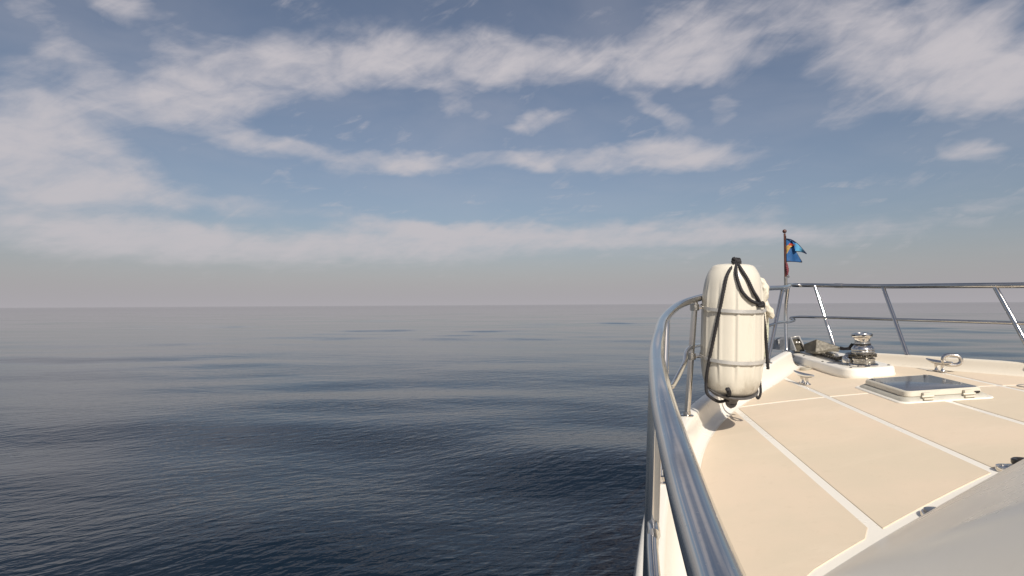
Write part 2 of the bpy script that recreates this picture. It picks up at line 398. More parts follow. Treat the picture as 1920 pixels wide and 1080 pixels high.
# deck moulding
rows = []
for y in np.concatenate([np.linspace(-5, 3, 30), np.linspace(3.1, 6.6, 50)]):
    b = hb(y) + .05; rows.append([Vector((x, y, dk(x, y))) for x in np.linspace(-b, b, 41)])
mb = MB(); mb.loft(rows, closed=False, capb=False, capt=False)
deck = mb.build('deck', 'gelcoat', yacht, fix=False)
PROUD = .003
def panel(x0, x1, y0, y1, margin=.010):
    def lim(y):
        xl, xr = max(x0, -(hb(y) - margin)), min(x1, hb(y) - margin)
        for s in (-1, 1):                           # keep clear of the trunk
            pass
        if trunk_front(0) > y:
            xs = np.linspace(xl, xr, 420) if xr > xl else []
            ok = [x for x in xs if trunk_h(x, y) < -.03]
            if len(ok) == 0: return xl, xl
            if x1 <= 0: xr = max(ok)
            else: xl = min(ok)
        return xl, xr
    yy = np.linspace(y0, y1, 240); good = [y for y in yy if lim(y)[1] - lim(y)[0] > .006]
    if len(good) < 3: return
    a, b = min(good), max(good)
    N = 110; rws = []
    for k in range(N):
        s = k / (N - 1); s = .5 - .5 * math.cos(math.pi * s); y = a + (b - a) * s; xl, xr = lim(y)
        in_ = .0045 if k in (0, N - 1) else 0
        top = [Vector((x, y, dk(x, y) + PROUD)) for x in np.linspace(xl + .004, xr - .004, 7)]
        rws.append([Vector((xl, y, dk(xl, y) - .002))] + top + [Vector((xr, y, dk(xr, y) - .002))])
    e0 = [Vector((p.x, p.y - .003, dk(p.x, p.y) - .002)) for p in rws[0]]; e1 = [Vector((p.x, p.y + .003, dk(p.x, p.y) - .002)) for p in rws[-1]]
    mb = MB(); mb.loft([e0] + rws + [e1], closed=False, capb=False, capt=False)
    mb.build('nonskid_panel', 'nonskid', deck, fix=False, ang=25)
SA, SB, YX, G = 1.27, .589, 4.665, .019
cols = [(-3, -SA - G), (-SA + G, -SB - G), (-SB + G, -G), (G, SB - G), (SB + G, SA - G), (SA + G, 3)]
for (x0, x1) in cols:
    panel(x0, x1, -2.0, YX - G); panel(x0, x1, YX + G, 6.3)

# bulwarks: fillet, inner face, cap, outer lip
for side in (-1, 1):
    H = BWH[side]
    prof = [(.0, .001), (.030, .006), (.052, .020), (.066, .045), (.076, H * .6), (.084, H - .016), (.091, H - .004), (.102, H), (.135, H + .002), (.158, H), (.170, H - .006), (.176, H - .02), (.176, H - .075), (.166, H - .085)]
    yb = np.concatenate([np.linspace(-5, 3, 30), np.linspace(3.1, 6.36, 60)])
    rows = [[edge(y, side, o, h) for o, h in prof] for y in yb]
    mb = MB(); mb.loft(rows, closed=False, capb=False, capt=True)
    # rounded-down forward end
    mb.build('bulwark', 'gelcoat' if side < 0 else 'gelcoat_beige', yacht, ang=50)

# trunk (its foot dips under the deck)
xs = np.linspace(-1.72, 1.72, 180); yt = np.concatenate([np.linspace(-4.5, .4, 30), np.linspace(.45, 2.95, 120)])
rows = [[Vector((x, y, dk(x, y) + max(trunk_h(x, y), -.06))) for x in xs] for y in yt]
mb = MB(); mb.loft(rows, closed=False, capb=False, capt=False)
mb.build('trunk_cabin', 'gelcoat', yacht, ang=80, fix=False)

# wheelhouse behind the trunk
zt = dk(0, 0)
mb = MB()
lower = [(-.95, -4.5), (-.95, .10), (-.70, .42), (.70, .42), (.95, .10), (.95, -4.5)]
upper = [(-.85, -4.5), (-.85, -.12), (-.62, .12), (.62, .12), (.85, -.12), (.85, -4.5)]
mb.loft([[Vector((x, y - 2.1, zt + .6)) for x, y in lower], [Vector((x, y - 2.1, zt + 1.75)) for x, y in upper]])
house = mb.build('wheelhouse', 'gelcoat', yacht, smooth=False)
mb = MB(); roof = [(-.90, -4.5), (-.90, .12), (-.60, .46), (.60, .46), (.90, .12), (.90, -4.5)]
mb.loft([[Vector((x, y - 2.1, zt + 1.752)) for x, y in roof], [Vector((x, y - 2.1, zt + 1.85)) for x, y in roof]])
mb.build('roof', 'gelcoat', house, smooth=False)
for x0, x1 in ((-.64, -.25), (-.20, .20), (.25, .64)):
    q = []
    for s, t_ in ((.55, 0), (.92, 1)):
        y = -2.1 + .42 + (.12 - .42) * s + .006
        q += [Vector((x0 * (1 - .06 * t_), y, zt + .6 + 1.15 * s)), Vector((x1 * (1 - .06 * t_), y, zt + .6 + 1.15 * s))]
    V = q + [p + Vector((0, -.02, 0)) for p in q]
    MB().add(V, [(0, 1, 3, 2), (4, 6, 7, 5), (0, 4, 5, 1), (2, 3, 7, 6), (0, 2, 6, 4), (1, 5, 7, 3)]).build('windscreen_pane', 'tinted_glass', house, smooth=False)

# bow platform (windlass plinth running out over the stem)
PLH = .085
plan = cr([(-.12, 7.40), (-.17, 7.25), (-.195, 6.9), (-.205, 6.3), (-.205, 5.75), (-.195, 5.50), (-.165, 5.40), (-.10, 5.355), (.03, 5.345), (.15, 5.355), (.22, 5.40), (.25, 5.50), (.26, 5.75), (.26, 6.3), (.25, 6.9), (.22, 7.25), (.16, 7.40), (.02, 7.44)], 5, closed=True)
def plat(off, h):
    c = np.array([0, 6.1]); out = []
    n = len(plan)
    for i, p in enumerate(plan):
        t_ = plan[(i + 1) % n] - plan[i - 1]; t_ = t_ / np.linalg.norm(t_); nn = np.array([t_[1], -t_[0]])
        if np.dot(nn, p - c) < 0 and False: nn = -nn
        q = p - nn * off
        out.append(Vector((q[0], q[1], dk(q[0] * .8, q[1]) + h)))
    return out
_t = plat(.02, 0); SGN = 1 if abs(_t[20].x) > abs(plan[20][0]) or True else -1
def area(L): return abs(sum(L[i - 1].x * L[i].y - L[i].x * L[i - 1].y for i in range(len(L))))
SGN = 1 if area(plat(.02, 0)) > area(plat(0, 0)) else -1
loops = [plat(SGN * o, h) for o, h in ((.0, -.12), (.0, .0), (.006, .012), (0, .03), (-.004, PLH - .02), (-.010, PLH - .006), (-.022, PLH), (-.05, PLH + .001))]
mb = MB(); mb.loft(loops); plinth = mb.build('bow_platform', 'gelcoat', yacht, ang=50)
def pz(x, y): return dk(x * .8, y) + PLH
for (x, y) in ((-.165, 6.5), (-.17, 5.95), (-.12, 5.43), (.20, 5.46), (.21, 6.1), (-.165, 7.0)):
    MB().lathe([(.011, 0), (.011, .004), (.006, .006)], 12, Matrix.Translation((x, y, pz(x, y) + .0005))).build('screw_head', 'black_plastic', plinth)

# ------------------------------------------------------------------ rails
TR = .0235
rail_p = [(-2.165, -3.0, -.24), (-2.17, -1.2, -.24), (-2.165, .0, -.238), (-2.161, .514, -.232), (-2.155, .83, -.212), (-2.142, 1.181, -.186), (-2.108, 1.70, -.158), (-2.06, 2.15, -.118), (-1.984, 2.747, -.072), (-1.842, 3.419, -.015), (-1.688, 3.849, .027), (-1.45, 4.33, .07), (-1.12, 4.95, .108), (-.80, 5.61, .140), (-.42, 6.30, .165), (-.22, 6.78, .19), (-.10, 7.12, .215)]
rail_s = [(.16, 7.16, .212), (.34, 6.98, .20), (.63, 6.50, .174), (.82, 5.92, .158), (1.0, 5.38, .142), (1.32, 4.72, .118), (1.68, 3.95, .07), (1.95, 2.9, 0), (2.12, 1.4, -.12), (2.16, 0, -.22), (2.16, -3, -.24)]
up = lambda L: [(x, y, z + HC) for x, y, z in L]
full = cr(up(rail_p + [(.02, 7.24, .217)] + rail_s), 10)
handrail = MB().tube(full, TR, 18).build('handrail', 'steel', yacht)
# sleeve joints on the top rail
for i in (107, 157, 190):
    MB().tube(full[i:i + 3], TR + .0035, 18).build('rail_sleeve', 'steel', handrail)
V3 = lambda x, y, z: Vector((x, y, z + HC))
STN = [  # top, foot
    (V3(-1.962, 2.87, -.062), edge(2.62, -1, .13, BWH[-1])),
    (V3(-1.672, 3.885, .03), edge(3.84, -1, .13, BWH[-1])),
    (V3(-.425, 6.29, .165), edge(5.66, -1, .13, BWH[-1])),
    (V3(.63, 6.50, .174), at_x(1703, 670, .60)),
    (V3(1.0, 5.38, .142), edge(5.02, 1, .085, BWH[1])),
    (V3(1.52, 4.31, .095), edge(4.1, 1, .085, BWH[1])),
    (V3(1.93, 2.95, .0), edge(2.75, 1, .085, BWH[1])),
    (V3(-2.168, -.6, -.24), edge(-.8, -1, .13, BWH[-1])),
    (V3(2.16, 0, -.22), edge(-.2, 1, .13, BWH[1])),
    (V3(-2.121, 1.56, -.168), edge(1.53, -1, .125, BWH[-1]))]
SR = .0195
for tp, ft in STN:
    s_ = MB().tube([tp - Vector((0, 0, .006)), tp.lerp(ft, .5), ft], SR, 14).build('stanchion', 'steel', handrail)
    MB().lathe([(.040, 0), (.040, .005), (.026, .010), (.024, .028), (.018, .032)], 20, Matrix.Translation(ft - Vector((0, 0, .002)))).build('foot_flange', 'steel', s_) if False else None
    MB().lathe([(.042, 0), (.042, .006), (.025, .010), (.0235, .030), (.0175, .033)], 20, Matrix.Translation(ft - Vector((0, 0, .002)))).build('stanchion_foot', 'steel', handrail)
# pulpit legs with bent feet
leg = cr([V3(-.22, 6.80, .185), V3(-.235, 6.85, -.05), V3(-.245, 6.83, -.30), at_y(1475, 655, 6.78), at_y(1478, 664, 6.72), at_y(1487, 668, 6.62)], 8)
MB().tube(leg, SR, 14).build('pulpit_leg', 'steel', handrail)
leg = cr([V3(.17, 7.12, .20), at_y(1545, 590, 6.98), at_y(1562, 642, 6.84), at_y(1570, 664, 6.76)], 8)
MB().tube(leg, SR, 14).build('pulpit_leg', 'steel', handrail)
# middle rail, sweeping down to the foot of the aft stanchion
MR = .0145
mid = [STN[7][0].lerp(STN[7][1], .6), V3(-2.16, .6, -.62), STN[9][0].lerp(STN[9][1], .62), STN[0][0].lerp(STN[0][1], .50), at_x(1262, 722, -1.915), at_x(1283, 682, -1.81), STN[1][0].lerp(STN[1][1], .41), at_depth(1360, 640, 4.75), STN[2][0].lerp(STN[2][1], .50), at_y(1478, 604, 6.95), at_y(1490, 600, 7.30), at_y(1482, 596, 7.45), at_y(1500, 594, 7.3), at_y(1540, 595, 6.97), STN[3][0].lerp(STN[3][1], .49), STN[4][0].lerp(STN[4][1], .50), STN[5][0].lerp(STN[5][1], .5), STN[6][0].lerp(STN[6][1], .5)]
MB().tube(cr(mid, 8), MR, 12).build('middle_rail', 'steel', handrail)
j = STN[9][0].lerp(STN[9][1], .62)
MB().tube([j + Vector((.002, .0, .004)), j + Vector((.001, -.05, .003)), j + Vector((0, -.07, .002))], .0165, 14).build('rail_sleeve', 'steel', handrail)

# ------------------------------------------------------------------ deck hatch
def on(x, y, h): return Vector((x, y, dk(0, y) + HEEL * x + h))
hx, y0h, y1h = .238, 4.255, 4.90
def ring(x0, x1, ya, yb, r, h): return [on(x, y, h) for x, y in rrect(x0, x1, ya, yb, r)]
mb = MB(); mb.loft([ring(-hx - .055, hx + .055, y0h - .045, y1h + .065, .06, -.01), ring(-hx - .055, hx + .055, y0h - .045, y1h + .065, .06, .004), ring(-hx - .050, hx + .050, y0h - .040, y1h + .060, .055, .009), ring(-hx - .034, hx + .034, y0h - .028, y1h + .040, .052, .010)])
hatch = mb.build('deck_hatch', 'gelcoat', yacht, ang=40, label='square deck hatch with dark tinted lid')
mb = MB(); mb.loft([ring(-hx - .035, hx + .035, y0h - .029, y1h + .04, .052, .008), ring(-hx - .026, hx + .026, y0h - .020, y1h + .03, .05, .022), ring(-hx - .004, hx + .004, y0h - .003, y1h + .006, .045, .034), ring(-hx + .01, hx - .01, y0h + .01, y1h - .01, .045, .035)]); mb.build('riser', 'riser_grey', hatch, ang=40)
mb = MB(); mb.loft([ring(-hx + .012, hx - .012, y0h + .012, y1h - .012, .04, .028), ring(-hx + .012, hx - .012, y0h + .012, y1h - .012, .04, .040)]); mb.build('seal', 'black_plastic', hatch)
mb = MB(); mb.loft([ring(-hx, hx, y0h, y1h, .045, .036), ring(-hx - .002, hx + .002, y0h - .002, y1h + .002, .046, .040), ring(-hx + .003, hx - .003, y0h + .003, y1h - .003, .044, .066), ring(-hx + .012, hx - .012, y0h + .012, y1h - .012, .038, .073), ring(-hx + .018, hx - .018, y0h + .018, y1h - .018, .034, .0735), ring(-hx + .019, hx - .019, y0h + .019, y1h - .019, .034, .070)])
mb.build('lid_frame', 'lid_plastic', hatch, ang=30)
mb = MB(); mb.loft([ring(-hx + .0195, hx - .0195, y0h + .0195, y1h - .0195, .033, .068), ring(-hx + .0195, hx - .0195, y0h + .0195, y1h - .0195, .033, .0722), ring(-hx + .023, hx - .023, y0h + .023, y1h - .023, .03, .0735)])
mb.build('tinted_pane', 'tinted_glass', hatch, ang=30)
for hxp in (-.115, .135):
    mb = MB(); M = Matrix.Translation(on(hxp, y0h - .012, .038)) @ Matrix.Rotation(-HEEL, 4, 'Y')
    mb.box((0, 0, .008), (.05, .03, .034), M, .005); mb.box((0, -.012, -.016), (.062, .03, .012), M, .004)
    mb.tube([M @ Vector((-.036, -.012, .0)), M @ Vector((.036, -.012, 0))], .008, 12)
    mb.build('hinge', 'lid_plastic', hatch)
M = Matrix.Translation(on(.195, y0h - .006, .045)) @ Matrix.Rotation(-HEEL, 4, 'Y')
MB().box((0, 0, 0), (.03, .012, .012), M, .003).build('catch', 'black_plastic', hatch)
for (x, y) in ((-hx + .05, y1h - .05), (hx - .05, y1h - .045)):
    MB().lathe([(.016, 0), (.016, .003), (.011, .005), (.004, .0055)], 18, Matrix.Translation(on(x, y, .0735))).build('handle_cap', 'grey_plastic', hatch)

# ------------------------------------------------------------------ windlass
wx, wy = .025, 5.52
wz = pz(wx, wy)
tilt = Matrix.Translation((wx, wy, wz)) @ Matrix.Rotation(-HEEL * .5, 4, 'Y')
base = []
def wbase(o, h):
    pts = []
    for k in range(40):
        g = 2 * math.pi * k / 40; x = math.cos(g) * (.098 + o); y = math.sin(g) * (.105 + o)
        if y > 0: y *= 2.2; x *= 1 - .25 * (y / (.28)) ** 2 * .8
        pts.append(tilt @ Vector((x, y, h)))
    return pts
mb = MB(); mb.loft([wbase(.012, .0005), wbase(.012, .012), wbase(.004, .02), wbase(0, .022)])
wl = mb.build('windlass', 'steel', yacht, ang=40, label='upright chrome anchor windlass with chain gypsy and rope drum')
def teeth(g, z): return 1 - .07 * max(0, math.cos(9 * g)) ** 3
MB().lathe([(.070, .022), (.088, .024), (.090, .034), (.084, .040), (.084, .048), (.090, .052), (.090, .066), (.080, .072)], 72, tilt, lambda g, z: teeth(g, z) if .035 < z < .07 else 1).build('gypsy', 'worn_steel', wl)
MB().lathe([(.070, .070), (.074, .080), (.074, .108), (.070, .116)], 48, tilt).build('gypsy_waist', 'worn_steel', wl)
MB().lathe([(.080, .114), (.090, .118), (.091, .130), (.087, .138)], 60, tilt, lambda g, z: 1 + .02 * math.cos(12 * g)).build('gypsy_rim', 'worn_steel', wl)
MB().lathe([(.084, .138), (.092, .142), (.093, .150), (.086, .164), (.068, .184), (.058, .190)], 48, tilt).build('clutch_cone', 'steel', wl)
MB().lathe([(.064, .188), (.067, .190), (.067, .197), (.064, .199)], 40, tilt).build('dark_collar', 'black_plastic', wl)
MB().lathe([(.062, .198), (.060, .212), (.061, .238), (.066, .252), (.070, .256), (.080, .260), (.083, .266), (.083, .286), (.079, .292), (.060, .294), (.057, .286), (.02, .284)], 48, tilt).build('rope_drum', 'steel', wl)
for g in (200, 260, 320, 20, 80, 140):
    q = tilt @ Matrix.Rotation(R(g), 4, 'Z')
    MB().box((.0815, 0, .276), (.006, .034, .011), q, .002).build('drum_slot', 'black_plastic', wl)
# chain laid on the gypsy and run forward to the roller
def link_mesh():
    p = []
    for k in range(16):
        g = 2 * math.pi * k / 16; x = .0125 * math.cos(g); y = .0125 * math.sin(g) + (.012 if math.sin(g) >= 0 else -.012); p.append(Vector((x, y, 0)))
    return p
LK = link_mesh()
def chain(path, name, **kw):
    P = [Vector(p) for p in path]; L = [0]
    for a, b in zip(P, P[1:]): L.append(L[-1] + (b - a).length)
    mb = MB(); s = 0; k = 0
    while s < L[-1] - .001:
        i = max(j for j in range(len(L)) if L[j] <= s); i = min(i, len(P) - 2)
        c = P[i].lerp(P[i + 1], (s - L[i]) / max(1e-6, L[i + 1] - L[i])); T = (P[i + 1] - P[i]).normalized()
        M = Matrix.Translation(c) @ T.to_track_quat('Y', 'Z').to_matrix().to_4x4() @ Matrix.Rotation(R(45 if k % 2 else -45) + random.uniform(-.2, .2), 4, 'Y')
        mb.tube([M @ (p * 1.12) for p in LK], .0060, 6, closed=True); s += .040; k += 1
    return mb.build(name, 'chain_iron', ang=80, **kw)
arc = [tilt @ Vector((.088 * math.cos(R(g)), .088 * math.sin(R(g)), .094)) for g in range(-70, 195, 10)][::-1]
arc = [tilt @ Vector((.088 * math.cos(R(g)), .088 * math.sin(R(g)), .094)) for g in range(20, -200, -10)]
cp = arc + cr([arc[-1], Vector((-.055, 5.75, pz(-.05, 5.75) + .055)), Vector((-.035, 6.0, pz(-.05, 6.0) + .02)), Vector((-.02, 6.4, pz(0, 6.4) + .018)), Vector((0, 6.75, pz(0, 6.75) + .022)), Vector((.0, 7.0, pz(0, 7.) + .05))], 8)[1:]
chain(cp, 'anchor_chain', label='rusty steel anchor chain wrapped round the windlass and led to the bow', category='chain')
# chain pipe cover next to the gypsy
mb = MB(); M = tilt @ Matrix.Translation((-.075, .13, .02))
mb.lathe([(.052, 0), (.052, .03), (.046, .052), (.030, .066), (.01, .070)], 28, M); mb.build('chain_pipe_cover', 'steel', wl)
M = tilt @ Matrix.Translation((-.02, .22, .02))
MB().lathe([(.05, 0), (.05, .05), (.044, .07), (.03, .08), (.01, .082)], 28, M).build('motor_cap', 'worn_steel', wl)

# wear plate under the chain
mb = MB(); c = [(-.11, 5.85), (.08, 5.85), (.10, 7.2), (-.10, 7.2)]
mb.loft([[Vector((x, y, pz(x, y) + .002)) for x, y in c], [Vector((x, y, pz(x, y) + .007)) for x, y in c]])
mb.build('wear_plate', 'worn_steel', yacht, smooth=False)
# anchor roller at the stem
rt = empty('anchor_roller', (0, 0, 0), yacht, label='steel anchor roller with two upright cheeks and grey side housing')
def slab(q, d, ax=Vector((1, 0, 0))): return [[Vector(p) - ax * d for p in q], [Vector(p) + ax * d for p in q]]
cA = [at_y(1483, 633, 6.98), at_y(1492, 657, 6.72)]; cB = [at_y(1498, 630.5, 6.98), at_y(1511, 656, 6.72)]
for c0 in (cA, cB):
    back = [c0[1] + Vector((0, .42, -.03)), c0[0] + Vector((0, .22, -.01))]
    mb = MB(); mb.loft(slab([c0[0], c0[1]] + back, .006)); mb.build('cheek_plate', 'worn_steel', rt, smooth=False)
    MB().tube([c0[0], c0[0].lerp(c0[1], .5), c0[1]], .0085, 10).build('cheek_edge', 'band_steel', rt)
MB().tube([cA[0], cB[0]], .007, 10).build('keeper_bar', 'band_steel', rt)
n_ = Vector((0, .03, -.02)); q = [cA[0].lerp(cA[1], .06) + n_, cB[0].lerp(cB[1], .06) + n_, cB[1] + n_, cA[1] + n_]
mb = MB(); mb.loft([q, [p + Vector((0, .008, .002)) for p in q]]); mb.build('back_plate', 'anchor_iron', rt, smooth=False)
for u in (1493.5, 1498.5): MB().lathe([(.012, 0), (.010, .006), (.004, .009)], 12, Matrix.Translation(at_y(u, 642, 6.865)) @ Matrix.Rotation(R(75), 4, 'X')).build('bolt_head', 'band_steel', rt)
rc = (cA[1] + cB[1]) / 2 + Vector((0, .34, .05))
MB().lathe([(.05, -.05), (.05, -.04), (.03, -.012), (.03, .012), (.05, .04), (.05, .05)], 24, Matrix.Translation(rc) @ Matrix.Rotation(R(90), 4, 'Y')).build('roller', 'grey_plastic', rt)
h0 = [at_y(1463, 638, 7.15), at_y(1482, 632.5, 7.0), at_y(1489, 656, 6.85), at_y(1462, 656, 7.05)]
mb = MB(); mb.loft([h0, [p + Vector((-.02, .26, -.01)) for p in h0]]); mb.build('side_housing', 'grey_plastic', rt, smooth=False)
mb = MB(); mb.lathe([(.062, -.03), (.062, .03)], 24, Matrix.Translation(at_y(1462, 646, 7.2)) @ Matrix.Rotation(R(90), 4, 'Y')); mb.build('side_wheel', 'grey_plastic', rt)

# plough anchor lying beside the roller
ar = empty('plough_anchor', (0, 0, 0), label='brownish plough anchor with peaked fluke stowed beside the bow roller', category='anchor')
ya = 6.55
pk = at_y(1531, 637, ya); Lp = at_y(1507, 646.5, ya + .16); Rp = at_y(1574, 651, ya - .02); bR = at_y(1573, 659, ya - .03); bM = at_y(1529, 660, ya - .05); bL = at_y(1508, 656, ya + .12); tip = at_y(1545, 655, ya + .50)
mb = MB()
def plate(q, d):
    n = (q[1] - q[0]).cross(q[2] - q[0]).normalized() * d
    mb.loft([[p - n for p in q], [p + n for p in q]])
plate([Lp, pk, bM, bL], .004); plate([pk, Rp, bR, bM], .004); plate([pk, Rp, tip], .004); plate([pk, Lp, tip], .004)
mb.build('fluke', 'anchor_iron', ar, smooth=False)
mb = MB(); mb.tube([Rp + Vector((-.02, 0, -.012)), Rp + Vector((.03, -.02, -.015)), at_y(1581, 656, ya - .05)], .009, 10)
mb.build('shackle', 'chain_iron', ar)
mb = MB(); mb.tube(cr([at_y(1512, 659, 6.6), at_y(1530, 662, 6.4), at_y(1548, 662, 6.4), at_y(1562, 666, 6.3)], 6), [.012] * 19, 8); mb.build('shank', 'anchor_iron', ar)

# ------------------------------------------------------------------ small deck fittings
def cleat(x, y, ang, lab):
    M = Matrix.Translation((x, y, dk(x, y) + PROUD)) @ Matrix.Rotation(ang, 4, 'Z') @ Matrix.Rotation(-.12 if x < 0 else -.04, 4, 'Y')
    mb = MB()
    for s in (-1, 1):
        mb.loft([[M @ Vector((a * .022 , s * .045 + b * .042, h)) for a, b in [(math.cos(g), math.sin(g)) for g in np.linspace(0, 2 * math.pi, 16, endpoint=False)]] for h in (0, .007)])
        mb.lathe([(.020, .006), (.014, .018), (.013, .050), (.018, .072)], 16, M @ Matrix.Translation((0, s * .04, 0)))
    c = mb.build('mooring_cleat', 'steel', yacht, label=lab)
    pts = []; rad = []
    for k in range(25):
        s = -1 + 2 * k / 24; pts.append(M @ Vector((0, s * .165, .078 + .016 * abs(s) ** 2.2))); rad.append(.0200 * (1 - .62 * abs(s) ** 2.5) + .0005)
    mb = MB().tube(pts, rad, 14); mb.build('horn', 'steel', c)
cleat(-.545, 5.30, R(9), 'chrome horn cleat beside the port bulwark')
cleat(.61, 5.47, R(5), 'chrome horn cleat beside the oval hawse ring')
def hawse(c, a, b, yaw, r, parent=yacht):
    M = Matrix.Translation(c) @ Matrix.Rotation(yaw, 4, 'Z')
    P = []
    for k in range(40):
        g = 2 * math.pi * k / 40; q = 2.6
        P.append(M @ Vector((math.copysign(abs(math.cos(g)) ** (2 / q), math.cos(g)) * a, 0, math.copysign(abs(math.sin(g)) ** (2 / q), math.sin(g)) * b)))
    mb = MB().tube(P, r, 14, closed=True)
    return mb.build('hawse_ring', 'steel', parent)
hc = at_x(1785, 675, .66); hawse(hc, .062, .042, R(-16), .0165)
hp = edge(4.82, -1, .05, BWH[-1] + .0); hawse(hp, .085, .05, R(52), .018)
def cap(name, x, y, r, h, mat, parent=yacht):
    M = Matrix.Translation((x, y, dk(x, y) + .0008)) @ Matrix.Rotation(-HEEL, 4, 'Y')
    return MB().lathe([(r * 1.0, 0), (r, h * .6), (r * .92, h), (r * .55, h * 1.05), (r * .5, h * .8), (r * .1, h * .8)], 32, M).build(name, mat, parent)
cap('deck_filler_cap', -.237, 6.19, .058, .018, 'lid_plastic') if False else cap('deck_filler_cap', -.285, 6.08, .055, .024, 'filler_grey')
cap('deck_plate', .74, 4.60, .07, .005, 'nonskid')
MB().tube([Vector((.74 + .075 * math.cos(g), 4.60 + .075 * math.sin(g), dk(.74 + .075 * math.cos(g), 4.6) + .0045)) for g in np.linspace(0, 2 * math.pi, 32, endpoint=False)], .004, 6, closed=True).build('deck_plate_ring', 'grey_plastic', yacht)
f1 = cap('deck_socket', -.545, 2.79, .034, .022, 'steel'); 
M = Matrix.Translation((-.475, 2.79, dk(-.475, 2.79) + .02))
MB().lathe([(.038, 0), (.042, .006), (.042, .020), (.036, .025), (.022, .022), (.020, .010)], 32, M).build('rubber_collar', 'black_plastic', f1)
f2 = cap('deck_light', -1.035, 2.375, .048, .016, 'steel')
MB().lathe([(.040, .0), (.038, .012), (.02, .018)], 28, Matrix.Translation((-1.035, 2.375, dk(-1.035, 2.375) + .012))).build('lens', 'tinted_glass', f2)

# ------------------------------------------------------------------ fender in its steel basket
FD = 3.72
fbot, ftop = at_depth(1371, 757, FD), at_depth(1374.5, 493, FD)
ax = (ftop - fbot); FL = ax.length; ax.normalize()
xa = (CR - ax * CR.dot(ax)).normalized(); ya_ = ax.cross(xa)
FM = Matrix(((xa.x, ya_.x, ax.x, fbot.x), (xa.y, ya_.y, ax.y, fbot.y), (xa.z, ya_.z, ax.z, fbot.z), (0, 0, 0, 1)))
fend = empty('fender', (0, 0, 0), label='white cylindrical boat fender hung upright inside the rail', category='fender'); fend.matrix_world = FM
FR = .192
prof = [(.02, .078), (.09, .066), (.135, .078), (.160, .108), (.178, .16), (.188, .23), (.193, .35), (.190, FL - .30), (.183, FL - .18), (.170, FL - .10), (.145, FL - .045), (.12, FL - .018), (.07, FL - .008), (.02, FL - .006)]
pp = cr([(r, z, 0) for r, z in prof], 5)
def flute(g, z):
    k = min(1, max(0, (z - .14) / .12)) * min(1, max(0, (FL - .10 - z) / .12))
    return 1 + k * (.030 * max(0, math.cos(g * 11 + .6)) ** 5 - .030 * max(0, math.cos(g * 11 + 1.45)) ** 8)
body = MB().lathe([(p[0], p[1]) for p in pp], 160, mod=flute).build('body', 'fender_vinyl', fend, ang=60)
mb = MB(); mb.lathe([(.026, .004), (.036, .01), (.048, .030), (.085, .048), (.128, .068), (.152, .092), (.163, .112), (.166, .117), (.161, .119), (.10, .09)], 64)
mb.V = [(x, y, z + .34 * y * min(1, max(0, (z - .03) / .085))) for x, y, z in mb.V]
mb.build('end_cap', 'rubber', fend)
mb = MB(); mb.tube([Vector((.024 * math.cos(g) , 0.0, .012 + .026 * math.sin(g))) for g in np.linspace(0, 2 * math.pi, 20, endpoint=False)], .016, 10, closed=True); mb.build('eye', 'rubber', fend)
# basket: two flat bands clamped to the stanchion
bk = empty('fender_basket', (0, 0, 0), yacht, label='flat steel bands clamping the fender to the stanchion')
def band(zc, rr, nm):
    lp = []
    for k in range(72):
        g = 2 * math.pi * k / 72; lp.append([(rr, zc - .011), (rr + .005, zc - .011), (rr + .005, zc + .011), (rr, zc + .011)])
    V = []; F = []
    for k in range(72):
        g = 2 * math.pi * k / 72
        sag = .018 * math.sin(g)
        for r_, z_ in lp[k]: V.append(FM @ Vector((r_ * math.cos(g), r_ * math.sin(g), z_ + sag)))
    for k in range(72):
        l = (k + 1) % 72
        for i in range(4): F.append((k * 4 + i, k * 4 + (i + 1) % 4, l * 4 + (i + 1) % 4, l * 4 + i))
    MB().add(V, F).build('band', 'band_steel', bk, ang=30)
s2t, s2f = STN[1]
for v_, tt in ((575, None), (667, None)):
    zc = (755 - v_) * FD / FPX; band(zc, FR + .008, 'band')
    c = FM @ Vector((-FR - .012, .0, zc))
    # nearest point on the stanchion at that height
    k = (s2t.z - c.z - .0) / (s2t.z - s2f.z); q = s2t.lerp(s2f, k)
    MB().tube([c, c.lerp(q, .5), q], .010, 10).build('arm', 'steel', bk)
    MB().lathe([(SR + .001, -.022), (SR + .010, -.020), (SR + .010, .020), (SR + .001, .022)], 20, Matrix.Translation(q)).build('clamp', 'worn_steel', bk)
    MB().box((0, 0, 0), (.014, .05, .014), Matrix.Translation(q + Vector((.0, -.02, 0)))).build('clamp_bolt', 'worn_steel', bk, smooth=False)

# black line knotted at the fender's head
def on_fender(u, v, ex=.012):
    """point on the fender's near surface seen through photo pixel u, v; beside it: in the plane of its axis"""
    Mi = FM.inverted(); o = Mi @ CO; d = (Mi.to_3x3() @ ray(u, v)).normalized(); rr = FR + ex
    best = None
    t_ = 2.5
    while t_ < 5.2:
        p = o + d * t_
        pr = np.interp(p.z, [0, .02, .06, .10, .13, .2, .35, FL - .25, FL - .15, FL - .05, FL - .02, FL], [.03, .04, .08, .15, .175, .188, FR, FR, .188, .155, .11, .04]) + ex
        if 0 < p.z < FL and math.hypot(p.x, p.y) < pr: return FM @ p
        t_ += .004
    return at_depth(u, v, FD - .05)
knot = FM @ Vector((-.008, -.075, FL + .002))
ln = empty('fender_line', knot, label='black rope knotted at the fender head and looping down both sides', category='rope')
def strand(pts, r=.0098, name='strand', mat='rope_black', parent=ln):
    P = cr(pts, 22); inv = parent.matrix_world.inverted() if parent else Matrix.Identity(4)
    off = parent.location if parent else Vector()
    return MB().tube([Vector(p) - off for p in P], r, 12, twist=.55, lobes=3, lobe=.16).build(name, mat, parent, ang=80)
